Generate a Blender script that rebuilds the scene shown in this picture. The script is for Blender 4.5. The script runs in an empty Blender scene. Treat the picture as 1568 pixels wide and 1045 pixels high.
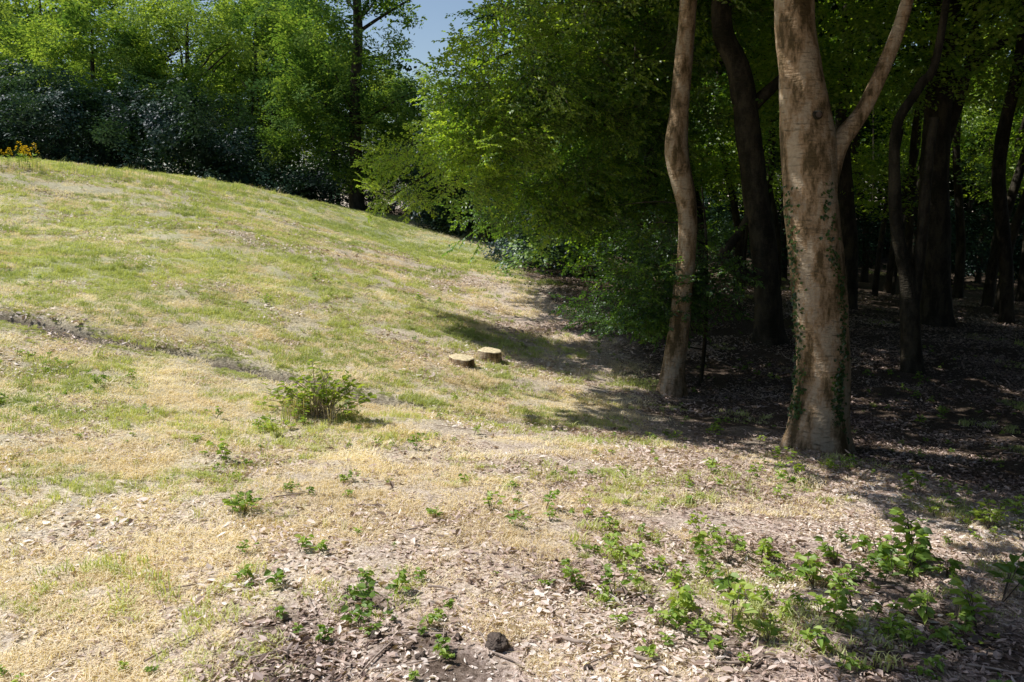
import bpy, math, random
import numpy as np
from mathutils import Vector, Matrix, noise as mnoise
random.seed(7); rng=np.random.default_rng(7)
sc=bpy.context.scene
EYE=1.65; PITCH=math.radians(10.2); F=1230.0
# ------------------------------------------------------------------ helpers
def ray(px,py):
    u=(px-784)/F; v=(522.5-py)/F
    return np.array([u, math.cos(PITCH)+v*math.sin(PITCH), -math.sin(PITCH)+v*math.cos(PITCH)])
def P(px,py,D):
    d=ray(px,py); d=d*(D/d[1]); return np.array([d[0],d[1],d[2]+EYE])
# ------------------------------------------------------------------ terrain
ctl=[(0,1045,2.6),(784,1045,2.5),(1568,1045,2.6),(784,850,3.8),(784,700,6.0),(784,650,7.8),(784,600,9.8),(784,550,12.3),
(784,480,17),(784,412,25),(620,380,27),(600,480,14),(300,600,7.5),(300,450,12),(300,350,18),(0,700,5),(0,485,9),(0,350,16),
(0,252,22),(200,268,25),(400,292,30),(540,322,36),(1028,605,11),(1250,690,7.5),(1568,800,5),(1250,850,4.2),(1100,700,6.6),
(1568,600,11.5),(1400,540,13.5),(1300,470,20),(1440,435,30),(1000,450,20),(1568,440,30),(900,420,26),(550,640,7.4)]
C=[P(*c) for c in ctl]
for w in [(0,0,0),(-4,0,0),(4,0,-.1),(0,-5,.2),(-8,0,.35),(8,0,-.3),(-25,36,1.2),(-12,46,.6),(0,52,.3),(22,52,-1.2),(-24,12,2.9),(-12,3,.9),
          (40,20,-1.5),(-60,60,0),(60,60,-1),(-60,-20,3),(60,-20,-1),(0,-60,1),(0,120,1),(-200,200,2),(200,200,2),(-200,-200,2),(200,-200,2)]:
    C.append(np.array(w,float))
C=np.array(C)
def phi(r2): return 0.5*r2*np.log(r2+1e-9)
n=len(C); K=phi(((C[:,None,:2]-C[None,:,:2])**2).sum(2))+np.eye(n)*0.6
Pm=np.c_[np.ones(n),C[:,:2]]
A=np.block([[K,Pm],[Pm.T,np.zeros((3,3))]]); sol=np.linalg.solve(A,np.r_[C[:,2],0,0,0])
def base_z(x,y):
    x=np.asarray(x,float); y=np.asarray(y,float); sh=x.shape; x=x.ravel(); y=y.ravel()
    out=sol[n]+sol[n+1]*x+sol[n+2]*y
    for i in range(n): out=out+sol[i]*phi((x-C[i,0])**2+(y-C[i,1])**2)
    return out.reshape(sh)
def hsh(i,j,s): 
    v=np.sin(i*127.1+j*311.7+s*74.7)*43758.5453; return v-np.floor(v)
def vn(x,y,s=0):
    xi=np.floor(x); yi=np.floor(y); fx=x-xi; fy=y-yi; fx=fx*fx*(3-2*fx); fy=fy*fy*(3-2*fy)
    a=hsh(xi,yi,s);b=hsh(xi+1,yi,s);c=hsh(xi,yi+1,s);d=hsh(xi+1,yi+1,s)
    return (a*(1-fx)+b*fx)*(1-fy)+(c*(1-fx)+d*fx)*fy
def fbm(x,y,s=0,o=4):
    t=0;a=.5
    for k in range(o): t=t+a*vn(x*2**k,y*2**k,s+k); a*=.5
    return t
def hit(px,py):
    d=ray(px,py); t=np.concatenate([np.linspace(1,12,300),np.linspace(12,70,600)])
    X=d[0]*t;Y=d[1]*t;Z=d[2]*t+EYE; g=base_z(X,Y); k=np.argmax(Z<g)
    if not (Z<g).any(): k=len(t)-1
    return np.array([X[k],Y[k]])
path=np.array([hit(*p) for p in [(-150,455),(0,485),(70,498),(150,517),(260,535),(350,553),(430,573),(560,602),(700,628),(790,643),(870,657)]])
def dist_path(x,y):
    best=np.full(x.shape,1e9); tt=np.zeros(x.shape)
    for i in range(len(path)-1):
        a=path[i]; b=path[i+1]; ab=b-a; L=(ab**2).sum()
        t=np.clip(((x-a[0])*ab[0]+(y-a[1])*ab[1])/L,0,1)
        d=np.hypot(x-a[0]-t*ab[0],y-a[1]-t*ab[1]); m=d<best; best=np.where(m,d,best); tt=np.where(m,i+t,tt)
    return best,tt
def pathmask(x,y):
    d,t=dist_path(x,y); w=.15+.08*vn(x*2,y*2,5)
    return np.clip(1.6-d/w,0,1)*np.clip((vn(x*1.2,y*1.2,9)*.6+.75),0,1)*np.where(t>6.2,.75,1)
def gz(x,y,fine=True):
    x=np.asarray(x,float);y=np.asarray(y,float)
    z=base_z(x,y); 
    r=np.hypot(x,y)
    z=z+(fbm(x*.7,y*.7,1,3)-.45)*.14*np.clip(r/6,.4,1.5)+(fbm(x*4,y*4,3,3)-.45)*.05
    z=z-pathmask(x,y)*.13
    return z
def interp(vals):
    pts=np.array([np.r_[hit(a,b),v] for a,b,v in vals])
    def f(x,y):
        W=0;S=0; q=.25*np.hypot(x,y)**1
        for a in pts:
            w=1/(((x-a[0])**2+(y-a[1])**2)+.2+.02*q*q)**1.5; W=W+w; S=S+w*a[2]
        return S/W
    return f
greenf=interp([(0,300,.75),(200,330,.8),(400,330,.8),(560,360,1),(650,370,1.1),(750,400,1.1),(200,430,.75),(0,400,.8),(400,430,.75),(600,470,.55),(700,440,.2),(850,500,.03),(900,560,.1),(550,540,.45),(200,550,.45),(0,600,.55),(250,680,.3),(0,700,.35),(600,600,.28),(750,620,.3),(500,750,.12),(800,720,.08),(100,850,.1),(600,900,.0),(900,850,.0),(1200,800,.0),(300,1000,.0),(900,1000,.0),(1300,950,.0),(0,1000,.02),(1500,800,.0),(1300,600,.1),(950,620,.4),(1500,480,.05)])
litf=interp([(700,440,.5),(850,500,.85),(900,560,.8),(600,900,.7),(900,1000,1),(500,1000,1),(100,1000,.3),(1200,800,.9),(1300,950,1.05),(800,800,.7),(500,780,.3),(200,700,.08),(0,400,0),(200,400,0),(600,470,.1),(500,600,.05),(750,620,.2),(1250,600,1),(1450,500,1),(650,370,0),(300,1000,.6),(0,850,.1),(1100,500,1),(1000,440,1),(800,400,.2),(1000,700,.6),(1450,850,1)])
soil_sp=[(*hit(a,b),r) for a,b,r in [(440,960,.13),(540,930,.12),(640,985,.16),(470,1025,.15),(700,1030,.14),(1010,930,.1),(1120,1010,.15),(1240,880,.14),(1350,905,.2),(1450,960,.3),(1540,1010,.3),(340,940,.07),(1350,1010,.15),(880,900,.06)]]
def soilf(x,y):
    s=0
    for a,b,r in soil_sp: s=np.maximum(s,np.clip(1.5-np.hypot(x-a,y-b)/r,0,1))
    return np.clip(s*(.35+1.3*vn(x*9,y*9,51)),0,1)
lit_pts=[(1400,1045),(1430,930),(1568,895),(1640,860),(1568,825),(1380,745),(1200,705),(1040,683),(925,662),(900,630),(960,602),(1012,585),(955,545),(895,510),(830,478),(800,425),(730,412),(640,385),(540,330),(480,322)]
lit=[tuple(hit(*p)) for p in lit_pts]+[(-12,31),(-18,27),(-34,24),(-34,-6),(2,-6)]
streak=[tuple(hit(*p)) for p in [(670,478),(760,498),(850,523),(915,585),(880,588),(800,560),(740,525)]]
def inpoly(x,y,poly):
    c=np.zeros(x.shape,bool); m=len(poly)
    for i in range(m):
        x1,y1=poly[i];x2,y2=poly[(i+1)%m]
        if y1==y2: continue
        c^=((y1>y)!=(y2>y))&(x<(x2-x1)*(y-y1)/(y2-y1)+x1)
    return c
AZ=math.radians(77); EL=math.radians(54)
S=np.array([-math.sin(AZ)*math.cos(EL),math.cos(AZ)*math.cos(EL),math.sin(EL)])
def in_lit(p,pad=0):
    z=np.full(len(p),-.8)
    for k in range(3):
        t=(p[:,2]-z)/S[2]; X=p[:,0]-t*S[0];Y=p[:,1]-t*S[1]; z=base_z(X,Y)
    X=X+(vn(X*1.5,Y*1.5,3)-.5)*.5
    r=inpoly(X,Y,lit)
    if pad:
        for dx,dy in ((-pad,0),(-pad*.7,pad*.7),(-pad*.7,-pad*.7),(0,-pad)): r|=inpoly(X+dx,Y+dy,lit)
    return r&~inpoly(X,Y,streak)
# ------------------------------------------------------------------ materials
def newmat(name):
    m=bpy.data.materials.new(name); m.use_nodes=True; nt=m.node_tree; nt.nodes.clear(); return m,nt
def N(nt,t,**k):
    nd=nt.nodes.new(t)
    for a,b in k.items(): setattr(nd,a,b)
    return nd
def ramp(nt,stops,fac):
    r=N(nt,'ShaderNodeValToRGB'); e=r.color_ramp.elements
    while len(e)<len(stops): e.new(.5)
    for i,(p,c) in enumerate(stops): e[i].position=p; e[i].color=(*c,1)
    nt.links.new(fac,r.inputs[0]); return r.outputs[0]
def mixc(nt,f,a,b,mode='MIX'):
    m=N(nt,'ShaderNodeMix',data_type='RGBA',blend_type=mode)
    for s,v in ((m.inputs[0],f),(m.inputs[6],a),(m.inputs[7],b)):
        if isinstance(v,(int,float)): s.default_value=v
        elif isinstance(v,tuple): s.default_value=(*v,1)
        else: nt.links.new(v,s)
    return m.outputs[2]
def math_(nt,op,a,b=None,clamp=False):
    m=N(nt,'ShaderNodeMath',operation=op,use_clamp=clamp)
    for s,v in ((m.inputs[0],a),(m.inputs[1],b)):
        if v is None: continue
        if isinstance(v,(int,float)): s.default_value=v
        else: nt.links.new(v,s)
    return m.outputs[0]
def attr(nt,name,inst=False):
    a=N(nt,'ShaderNodeAttribute',attribute_name=name)
    if inst: a.attribute_type='INSTANCER'
    return a.outputs['Fac']
def leafmat(name,dark,mid,light,trans=.45,gloss=.08,rough=.35):
    m,nt=newmat(name); L=nt.links
    t=attr(nt,'tint',True); v=attr(nt,'lv')
    s=math_(nt,'ADD',math_(nt,'MULTIPLY',t,.6),math_(nt,'MULTIPLY',v,.4))
    col=ramp(nt,[(0.1,dark),(.5,mid),(.9,light)],s)
    d=N(nt,'ShaderNodeBsdfDiffuse'); L.new(col,d.inputs[0]); out=d.outputs[0]
    if trans>0:
        tr=N(nt,'ShaderNodeBsdfTranslucent'); L.new(mixc(nt,1.0,col,(1.8,1.75,.6),'MULTIPLY'),tr.inputs[0])
        mx=N(nt,'ShaderNodeMixShader'); mx.inputs[0].default_value=trans; L.new(out,mx.inputs[1]); L.new(tr.outputs[0],mx.inputs[2]); out=mx.outputs[0]
    if gloss>0:
        g=N(nt,'ShaderNodeBsdfGlossy'); g.inputs['Roughness'].default_value=rough; g.inputs[0].default_value=(.9,.9,1,1)
        m2=N(nt,'ShaderNodeMixShader'); m2.inputs[0].default_value=gloss; L.new(out,m2.inputs[1]); L.new(g.outputs[0],m2.inputs[2]); out=m2.outputs[0]
    o=N(nt,'ShaderNodeOutputMaterial'); L.new(out,o.inputs[0]); return m
M_beech=leafmat('beech_leaf',(.035,.09,.018),(.13,.25,.035),(.38,.5,.08),.5,.05,.45)
M_far=leafmat('far_leaf',(.035,.085,.028),(.12,.21,.055),(.34,.43,.11),.4,0)
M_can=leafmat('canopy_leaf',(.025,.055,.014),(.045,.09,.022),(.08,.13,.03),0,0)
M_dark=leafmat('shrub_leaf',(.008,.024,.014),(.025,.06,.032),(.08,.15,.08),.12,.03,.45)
M_weed=leafmat('weed_leaf',(.08,.15,.03),(.22,.34,.06),(.46,.54,.12),.35,.025,.5)
M_grass=leafmat('grass_blade',(.24,.3,.12),(.44,.49,.21),(.68,.69,.38),.3,0,.5)
M_straw=leafmat('straw_blade',(.54,.44,.3),(.82,.71,.53),(.94,.88,.73),.2,0,.5)
M_chip=leafmat('dead_leaf',(.12,.08,.065),(.58,.44,.37),(.94,.86,.79),.1,.03,.5)
M_flower=leafmat('yellow_flower',(.5,.33,.02),(.7,.48,.03),(.8,.6,.05),.3,0)
def solid(name,c,rough=.85):
    m,nt=newmat(name); b=N(nt,'ShaderNodeBsdfPrincipled'); b.inputs['Roughness'].default_value=rough
    nz=N(nt,'ShaderNodeTexNoise'); nz.inputs['Scale'].default_value=25; nz.inputs['Detail'].default_value=3
    tc=N(nt,'ShaderNodeNewGeometry'); nt.links.new(tc.outputs['Position'],nz.inputs['Vector'])
    col=ramp(nt,[(.3,tuple(x*.55 for x in c)),(.7,tuple(min(1,x*1.4) for x in c))],nz.outputs[0]); nt.links.new(col,b.inputs[0])
    o=N(nt,'ShaderNodeOutputMaterial'); nt.links.new(b.outputs[0],o.inputs[0]); return m
M_twig=solid('twig_bark',(.09,.065,.045)); M_soil=solid('dark_soil',(.09,.065,.05)); M_cut=solid('sawn_wood',(.7,.58,.36)); M_stick=solid('dead_stick',(.4,.31,.25))
def barkmat(name,c1,c2,c3):
    m,nt=newmat(name); L=nt.links
    g=N(nt,'ShaderNodeNewGeometry'); mp=N(nt,'ShaderNodeMapping'); mp.inputs['Scale'].default_value=(1,1,.35); L.new(g.outputs['Position'],mp.inputs[0])
    n1=N(nt,'ShaderNodeTexNoise'); n1.inputs['Scale'].default_value=5.5; n1.inputs['Detail'].default_value=6; n1.inputs['Roughness'].default_value=.7; L.new(mp.outputs[0],n1.inputs['Vector'])
    n2=N(nt,'ShaderNodeTexNoise'); n2.inputs['Scale'].default_value=38; n2.inputs['Detail'].default_value=4; L.new(g.outputs['Position'],n2.inputs['Vector'])
    mp3=N(nt,'ShaderNodeMapping'); mp3.inputs['Scale'].default_value=(1,1,5); L.new(g.outputs['Position'],mp3.inputs[0])
    n3=N(nt,'ShaderNodeTexNoise'); n3.inputs['Scale'].default_value=9; n3.inputs['Detail'].default_value=3; L.new(mp3.outputs[0],n3.inputs['Vector'])
    c=ramp(nt,[(.41,c1),(.5,c2),(.58,c3)],n1.outputs[0])
    c=mixc(nt,math_(nt,'MULTIPLY',n2.outputs[0],.8),c,mixc(nt,1.0,c,(.38,.33,.26),'MULTIPLY'))
    k=math_(nt,'MULTIPLY',math_(nt,'SUBTRACT',n3.outputs[0],.56,True),4.0,True)
    c=mixc(nt,k,c,(.06,.05,.03))
    b=N(nt,'ShaderNodeBsdfPrincipled'); b.inputs['Roughness'].default_value=.75; b.inputs['Specular IOR Level'].default_value=.2; L.new(c,b.inputs[0])
    h=math_(nt,'ADD',n2.outputs[0],math_(nt,'MULTIPLY',n3.outputs[0],1.2))
    bp=N(nt,'ShaderNodeBump'); bp.inputs['Strength'].default_value=.6; bp.inputs['Distance'].default_value=.02; L.new(h,bp.inputs['Height']); L.new(bp.outputs[0],b.inputs['Normal'])
    o=N(nt,'ShaderNodeOutputMaterial'); L.new(b.outputs[0],o.inputs[0]); return m
M_bark=barkmat('beech_bark',(.12,.085,.04),(.4,.28,.17),(.5,.41,.3))
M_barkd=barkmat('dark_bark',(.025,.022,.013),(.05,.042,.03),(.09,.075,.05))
def groundmat():
    m,nt=newmat('meadow_ground'); L=nt.links
    g=N(nt,'ShaderNodeNewGeometry').outputs['Position']
    def nz(s,d=6,r=.6):
        x=N(nt,'ShaderNodeTexNoise'); x.inputs['Scale'].default_value=s; x.inputs['Detail'].default_value=d; x.inputs['Roughness'].default_value=r; L.new(g,x.inputs['Vector']); return x.outputs[0]
    n1=nz(1.3,3); n2=nz(9,3); n3=nz(50,4,.75)
    straw=ramp(nt,[(.34,(.28,.22,.15)),(.48,(.68,.57,.42)),(.66,(.9,.82,.66))],n3)
    green=ramp(nt,[(.3,(.17,.2,.08)),(.5,(.36,.4,.18)),(.7,(.56,.57,.31))],n3)
    lit_=ramp(nt,[(.34,(.1,.07,.055)),(.46,(.5,.38,.32)),(.56,(.7,.56,.49)),(.68,(.95,.84,.77))],n3)
    ga=attr(nt,'green'); la=attr(nt,'litter'); pa=attr(nt,'pathm'); fa=attr(nt,'wood'); sa=attr(nt,'soil')
    nn=math_(nt,'ADD',n1,math_(nt,'MULTIPLY',n2,.8))
    gm=math_(nt,'ADD',ga,math_(nt,'MULTIPLY',math_(nt,'SUBTRACT',nn,.95),1.6),True)
    lm=math_(nt,'ADD',la,math_(nt,'MULTIPLY',math_(nt,'SUBTRACT',nn,.92),1.6),True)
    c=mixc(nt,gm,straw,green); c=mixc(nt,lm,c,lit_)
    dk=math_(nt,'MULTIPLY',la,math_(nt,'MULTIPLY',math_(nt,'SUBTRACT',n2,.57,True),5.0,True))
    c=mixc(nt,dk,c,mixc(nt,1.0,c,(.35,.3,.27),'MULTIPLY'))
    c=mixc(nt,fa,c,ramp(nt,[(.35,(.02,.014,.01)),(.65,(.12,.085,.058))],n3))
    soilc=ramp(nt,[(.3,(.035,.024,.018)),(.7,(.17,.12,.09))],n3)
    c=mixc(nt,sa,c,soilc)
    c=mixc(nt,pa,c,ramp(nt,[(.3,(.05,.04,.035)),(.7,(.19,.15,.13))],n3))
    b=N(nt,'ShaderNodeBsdfDiffuse'); L.new(c,b.inputs[0])
    h=math_(nt,'ADD',n3,math_(nt,'MULTIPLY',n2,1.5))
    bp=N(nt,'ShaderNodeBump'); bp.inputs['Strength'].default_value=.6; bp.inputs['Distance'].default_value=.04; L.new(h,bp.inputs['Height']); L.new(bp.outputs[0],b.inputs['Normal'])
    o=N(nt,'ShaderNodeOutputMaterial'); L.new(b.outputs[0],o.inputs[0]); return m
# ------------------------------------------------------------------ mesh utils
def link(o,parent=None):
    sc.collection.objects.link(o)
    if parent: o.parent=parent
    return o
def empty(name,loc=(0,0,0)):
    e=bpy.data.objects.new(name,None); e.empty_display_size=.3; return link(e)
def mesh_np(name,V,Fq,mats,mi=None,smooth=False,attrs=None):
    me=bpy.data.meshes.new(name); V=np.asarray(V,np.float32)
    if isinstance(Fq,np.ndarray):
        k=Fq.shape[1]; me.vertices.add(len(V)); me.vertices.foreach_set('co',V.ravel()); me.loops.add(Fq.size); me.loops.foreach_set('vertex_index',Fq.ravel().astype(np.int32))
        me.polygons.add(len(Fq)); me.polygons.foreach_set('loop_start',np.arange(len(Fq),dtype=np.int32)*k); 
        me.update(calc_edges=True)
    else: me.from_pydata(V.tolist(),[],Fq)
    for m in mats: me.materials.append(m)
    if mi is not None: me.polygons.foreach_set('material_index',np.asarray(mi,np.int32))
    if smooth: me.polygons.foreach_set('use_smooth',np.ones(len(me.polygons),bool))
    for kx,v in (attrs or {}).items():
        a=me.attributes.new(kx,'FLOAT','POINT'); a.data.foreach_set('value',np.asarray(v,np.float32))
    me.update(); return me
# ground
t=np.linspace(-4.9,4.9,760); X=3*np.sinh(t); 
Yv=4.5+2.4*np.sinh(np.linspace(-5.1,5.1,760))
gx,gy=np.meshgrid(X,Yv); Zg=gz(gx,gy)
ny,nx=gx.shape; idx=np.arange(nx*ny).reshape(ny,nx)
Fq=np.stack([idx[:-1,:-1],idx[:-1,1:],idx[1:,1:],idx[1:,:-1]],-1).reshape(-1,4)
G=np.clip(greenf(gx,gy),0,1).ravel(); Lt=np.clip(litf(gx,gy),0,1).ravel(); Pt=pathmask(gx,gy).ravel()
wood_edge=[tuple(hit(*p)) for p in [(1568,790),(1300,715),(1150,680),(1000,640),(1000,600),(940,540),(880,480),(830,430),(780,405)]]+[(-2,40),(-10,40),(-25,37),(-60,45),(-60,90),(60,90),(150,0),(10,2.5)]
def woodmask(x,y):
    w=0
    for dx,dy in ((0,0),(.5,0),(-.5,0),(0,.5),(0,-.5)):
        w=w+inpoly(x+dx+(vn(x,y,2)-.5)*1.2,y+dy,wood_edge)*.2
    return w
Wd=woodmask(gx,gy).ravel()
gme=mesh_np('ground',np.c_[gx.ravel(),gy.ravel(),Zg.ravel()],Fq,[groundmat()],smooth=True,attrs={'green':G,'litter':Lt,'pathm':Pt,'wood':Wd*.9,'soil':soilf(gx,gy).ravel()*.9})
link(bpy.data.objects.new('ground',gme))
# ---------------- leaf primitives
class MB:
    def __init__(s): s.V=[];s.F=[];s.M=[];s.A=[]
    def add(s,vs,fs,mi=0,a=0.5):
        o=len(s.V); s.V+= [tuple(v) for v in vs]; s.F+=[tuple(o+i for i in f) for f in fs]; s.M+=[mi]*len(fs); s.A+=[a]*len(vs)
    def leaf(s,p,d,nrm,L,W,mi=0,fold=.25,bend=.1):
        d=np.array(d,float); d/=np.linalg.norm(d); nrm=np.array(nrm,float); r=np.cross(d,nrm); r/=np.linalg.norm(r)+1e-9; nn=np.cross(r,d); p=np.array(p)
        f=fold*W
        vs=[p,p+d*L*.3-r*W*.5+nn*f,p+d*L*.68-r*W*.42+nn*(f-bend*L*.4),p+d*L-nn*bend*L,p+d*L*.68+r*W*.42+nn*(f-bend*L*.4),p+d*L*.3+r*W*.5+nn*f]
        s.add(vs,[(0,1,2,3),(0,3,4,5)],mi,random.random())
    def quad(s,p,d,nrm,L,W,mi=0):
        d=np.array(d,float); d/=np.linalg.norm(d); r=np.cross(d,nrm); r/=np.linalg.norm(r)+1e-9; p=np.array(p)
        s.add([p,p+d*L*.45-r*W*.5,p+d*L,p+d*L*.45+r*W*.5],[(0,1,2,3)],mi,random.random())
    def strip(s,a,b,w,mi=1):
        a=np.array(a,float);b=np.array(b,float); d=b-a; r=np.cross(d,(0,0,1.)); r/=np.linalg.norm(r)+1e-9; u=np.cross(r,d); u/=np.linalg.norm(u)+1e-9
        vs=[a+r*w,a-r*w*.5+u*w*.87,a-r*w*.5-u*w*.87,b+r*w*.6,b-r*w*.3+u*w*.5,b-r*w*.3-u*w*.5]
        s.add(vs,[(0,1,4,3),(1,2,5,4),(2,0,3,5)],mi,.3)
    def mesh(s,name,mats): return mesh_np(name,s.V,s.F,mats,s.M,attrs={'lv':s.A})
R=random.uniform
def coll(name,meshes):
    c=bpy.data.collections.new(name)
    for i,m in enumerate(meshes): c.objects.link(bpy.data.objects.new('%s_%02d'%(name,i),m))
    return c
def spray(mat,nside=7,LL=.085):
    mb=MB(); L=1.0; mb.strip((0,0,0),(L,0,-.12),.006)
    def row(a,d,length,n):
        d=np.array(d)/np.linalg.norm(d); side=np.cross(d,(0,0,1))
        for k in range(n):
            q=np.array(a)+d*length*(k+.6)/n; sg=1 if k%2 else -1
            dd=d*R(.4,.9)+side*sg*R(.6,1)+np.array((0,0,R(-.5,.2)))
            mb.leaf(q,dd,(R(-.45,.45),R(-.45,.45),1),LL*R(.7,1.15),LL*R(.5,.68))
        mb.leaf(np.array(a)+d*length,d,(R(-.3,.3),R(-.3,.3),1),LL,LL*.6)
    for k in range(nside):
        f=(k+.5)/nside; sg=1 if k%2 else -1; a=(f*L,0,-.12*f); d=(R(.5,.9),sg*R(.6,1),R(-.35,.12)); ln=(1-f*.6)*R(.4,.62)
        b=np.array(a)+np.array(d)/np.linalg.norm(d)*ln; mb.strip(a,b,.003); row(a,d,ln,7)
    row((L*.5,0,-.06),(1,0,-.15),.5,6)
    return mb.mesh('spray',[mat,M_twig])
def clump(mat,nl,LL,layers=7):
    mb=MB()
    for i in range(layers):
        z0=R(-.4,.45); a0=R(0,6.28); r0=R(0,.55); cx,cy=math.cos(a0)*r0,math.sin(a0)*r0; tx,ty=R(-.35,.35),R(-.35,.35); rr=R(.35,.6)
        for k in range(nl//layers):
            a=R(0,6.28); q=rr*math.sqrt(R(0,1)); x=q*math.cos(a);y=q*math.sin(a); b=a+R(-.9,.9)
            mb.quad((cx+x,cy+y,z0+tx*x+ty*y-q*q*.3+R(-.04,.04)),(math.cos(b),math.sin(b),R(-.6,.15)),(R(-.5,.5)+tx,R(-.5,.5)+ty,1),LL*R(.7,1.2),LL*R(.5,.75))
    return mb.mesh('clump',[mat])
C_beech=coll('beech_spray',[spray(M_beech) for _ in range(5)])
C_near=coll('beech_clump',[clump(M_beech,280,.095,6) for _ in range(5)])
C_far=coll('far_clump',[clump(M_far,190,.15) for _ in range(5)])
C_can=coll('canopy_clump',[clump(M_can,80,.24) for _ in range(4)])
C_dark=coll('shrub_clump',[clump(M_dark,190,.14) for _ in range(4)])
def patch(mat,ntuft,nbl,h,spread,w,lean,tsp):
    mb=MB()
    for _ in range(ntuft):
        a=R(0,6.28); r=spread*math.sqrt(R(0,1)); cx,cy=r*math.cos(a),r*math.sin(a); hs=R(.6,1.2); v0=R(0,.5)
        for _ in range(nbl):
            a=R(0,6.28); r=tsp*math.sqrt(R(0,1)); p=np.array((cx+r*math.cos(a),cy+r*math.sin(a),-.012)); b=R(0,6.28); hh=h*hs*R(.5,1.15); ln=R(.1,lean)
            d=np.array((math.cos(b),math.sin(b),0)); sd=np.array((-d[1],d[0],0))*w*R(.7,1.2)
            p1=p+d*hh*ln*.35+np.array((0,0,hh*.6)); p2=p+d*hh*ln*1.2+np.array((0,0,hh*R(.6,1)))
            mb.add([p-sd,p+sd,p1+sd*.8,p1-sd*.8,p2],[(0,1,2,3),(3,2,4)],0,v0+random.random()*.5)
    return mb.mesh('patch',[mat])
C_gr=coll('grass_patch',[patch(M_grass,20,22,.055,.31,.003,1.2,.05) for _ in range(6)])
C_st=coll('straw_patch',[patch(M_straw,24,26,.035,.31,.0024,2.6,.08) for _ in range(6)])
C_tall=coll('tall_grass',[patch(M_straw,1,14,.2,.02,.002,.5,.05) for _ in range(2)]+[patch(M_grass,1,16,.18,.02,.003,.5,.06) for _ in range(2)])
def chips(n,spread):
    mb=MB()
    for _ in range(n):
        a=R(0,6.28); r=spread*math.sqrt(R(0,1)); L=R(.01,.034) if random.random()<.85 else R(.035,.06)
        mb.leaf((r*math.cos(a),r*math.sin(a),R(.0,.016)),(math.cos(b:=R(0,6.28)),math.sin(b),R(-.3,.4)),(R(-.6,.6),R(-.6,.6),1),L,L*R(.2,.6),0,R(-.2,.5),R(-.3,.3))
    return mb.mesh('chips',[M_chip])
C_chip=coll('dead_leaf_patch',[chips(270,.33) for _ in range(6)])
def weed(h,nst,LL,mat=None):
    mb=MB(); 
    for s_ in range(nst):
        a=R(0,6.28); ln=R(.2,.9); top=np.array((math.cos(a)*ln*h,math.sin(a)*ln*h,h*R(.6,1.1))); mb.strip((0,0,0),top,.0025)
        for k in range(random.randint(2,4)):
            f=.35+.65*(k+1)/4; q=top*min(f,1); b=R(0,6.28)
            for j in range(3 if random.random()<.4 else 1):
                bb=b+(j-1)*.9
                mb.leaf(q+np.array((math.cos(bb),math.sin(bb),.1))*.012,(math.cos(bb),math.sin(bb),R(-.3,.5)),(R(-.7,.7),R(-.7,.7),1),LL*R(.5,1.15),LL*R(.45,.7),0,.2,R(0,.35))
    return mb.mesh('weed',[mat or M_weed,M_twig])
C_weed=coll('weed_plant',[weed(.1,3,.05) for _ in range(3)]+[weed(.07,3,.04) for _ in range(3)]+[weed(.15,4,.055) for _ in range(2)])
TOT={}
def instancer(name,pts,rot,scl,tint,col,parent=None):
    pts=np.asarray(pts,np.float32); k=len(pts); me=bpy.data.meshes.new(name); me.vertices.add(k); me.vertices.foreach_set('co',pts.ravel())
    a=me.attributes.new('rot','FLOAT_VECTOR','POINT'); a.data.foreach_set('vector',np.asarray(rot,np.float32).ravel())
    for nm,v in (('scl',scl),('tint',tint)):
        a=me.attributes.new(nm,'FLOAT','POINT'); a.data.foreach_set('value',np.asarray(v,np.float32))
    a=me.attributes.new('idx','INT','POINT'); a.data.foreach_set('value',rng.integers(0,len(col.objects),k).astype(np.int32))
    o=link(bpy.data.objects.new(name,me),parent)
    gname='scatter_'+col.name; ng=bpy.data.node_groups.get(gname)
    if not ng:
        ng=bpy.data.node_groups.new(gname,'GeometryNodeTree')
        ng.interface.new_socket('Geometry',in_out='INPUT',socket_type='NodeSocketGeometry'); ng.interface.new_socket('Geometry',in_out='OUTPUT',socket_type='NodeSocketGeometry')
        gi=ng.nodes.new('NodeGroupInput'); go=ng.nodes.new('NodeGroupOutput'); ip=ng.nodes.new('GeometryNodeInstanceOnPoints'); ci=ng.nodes.new('GeometryNodeCollectionInfo')
        ci.inputs['Collection'].default_value=col; ci.inputs['Separate Children'].default_value=True; ci.inputs['Reset Children'].default_value=True
        def na(nm,ty):
            x=ng.nodes.new('GeometryNodeInputNamedAttribute'); x.data_type=ty; x.inputs['Name'].default_value=nm; return [s for s in x.outputs if s.enabled and s.name=='Attribute'][0]
        ip.inputs['Pick Instance'].default_value=True
        ng.links.new(gi.outputs[0],ip.inputs['Points']); ng.links.new(ci.outputs[0],ip.inputs['Instance']); ng.links.new(na('idx','INT'),ip.inputs['Instance Index'])
        e2r=ng.nodes.new('FunctionNodeEulerToRotation'); ng.links.new(na('rot','FLOAT_VECTOR'),e2r.inputs[0]); ng.links.new(e2r.outputs[0],ip.inputs['Rotation'])
        ng.links.new(na('scl','FLOAT'),ip.inputs['Scale']); ng.links.new(ip.outputs[0],go.inputs[0])
    md=o.modifiers.new('scatter','NODES'); md.node_group=ng
    TOT[col.name]=TOT.get(col.name,0)+k
    return o
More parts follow.
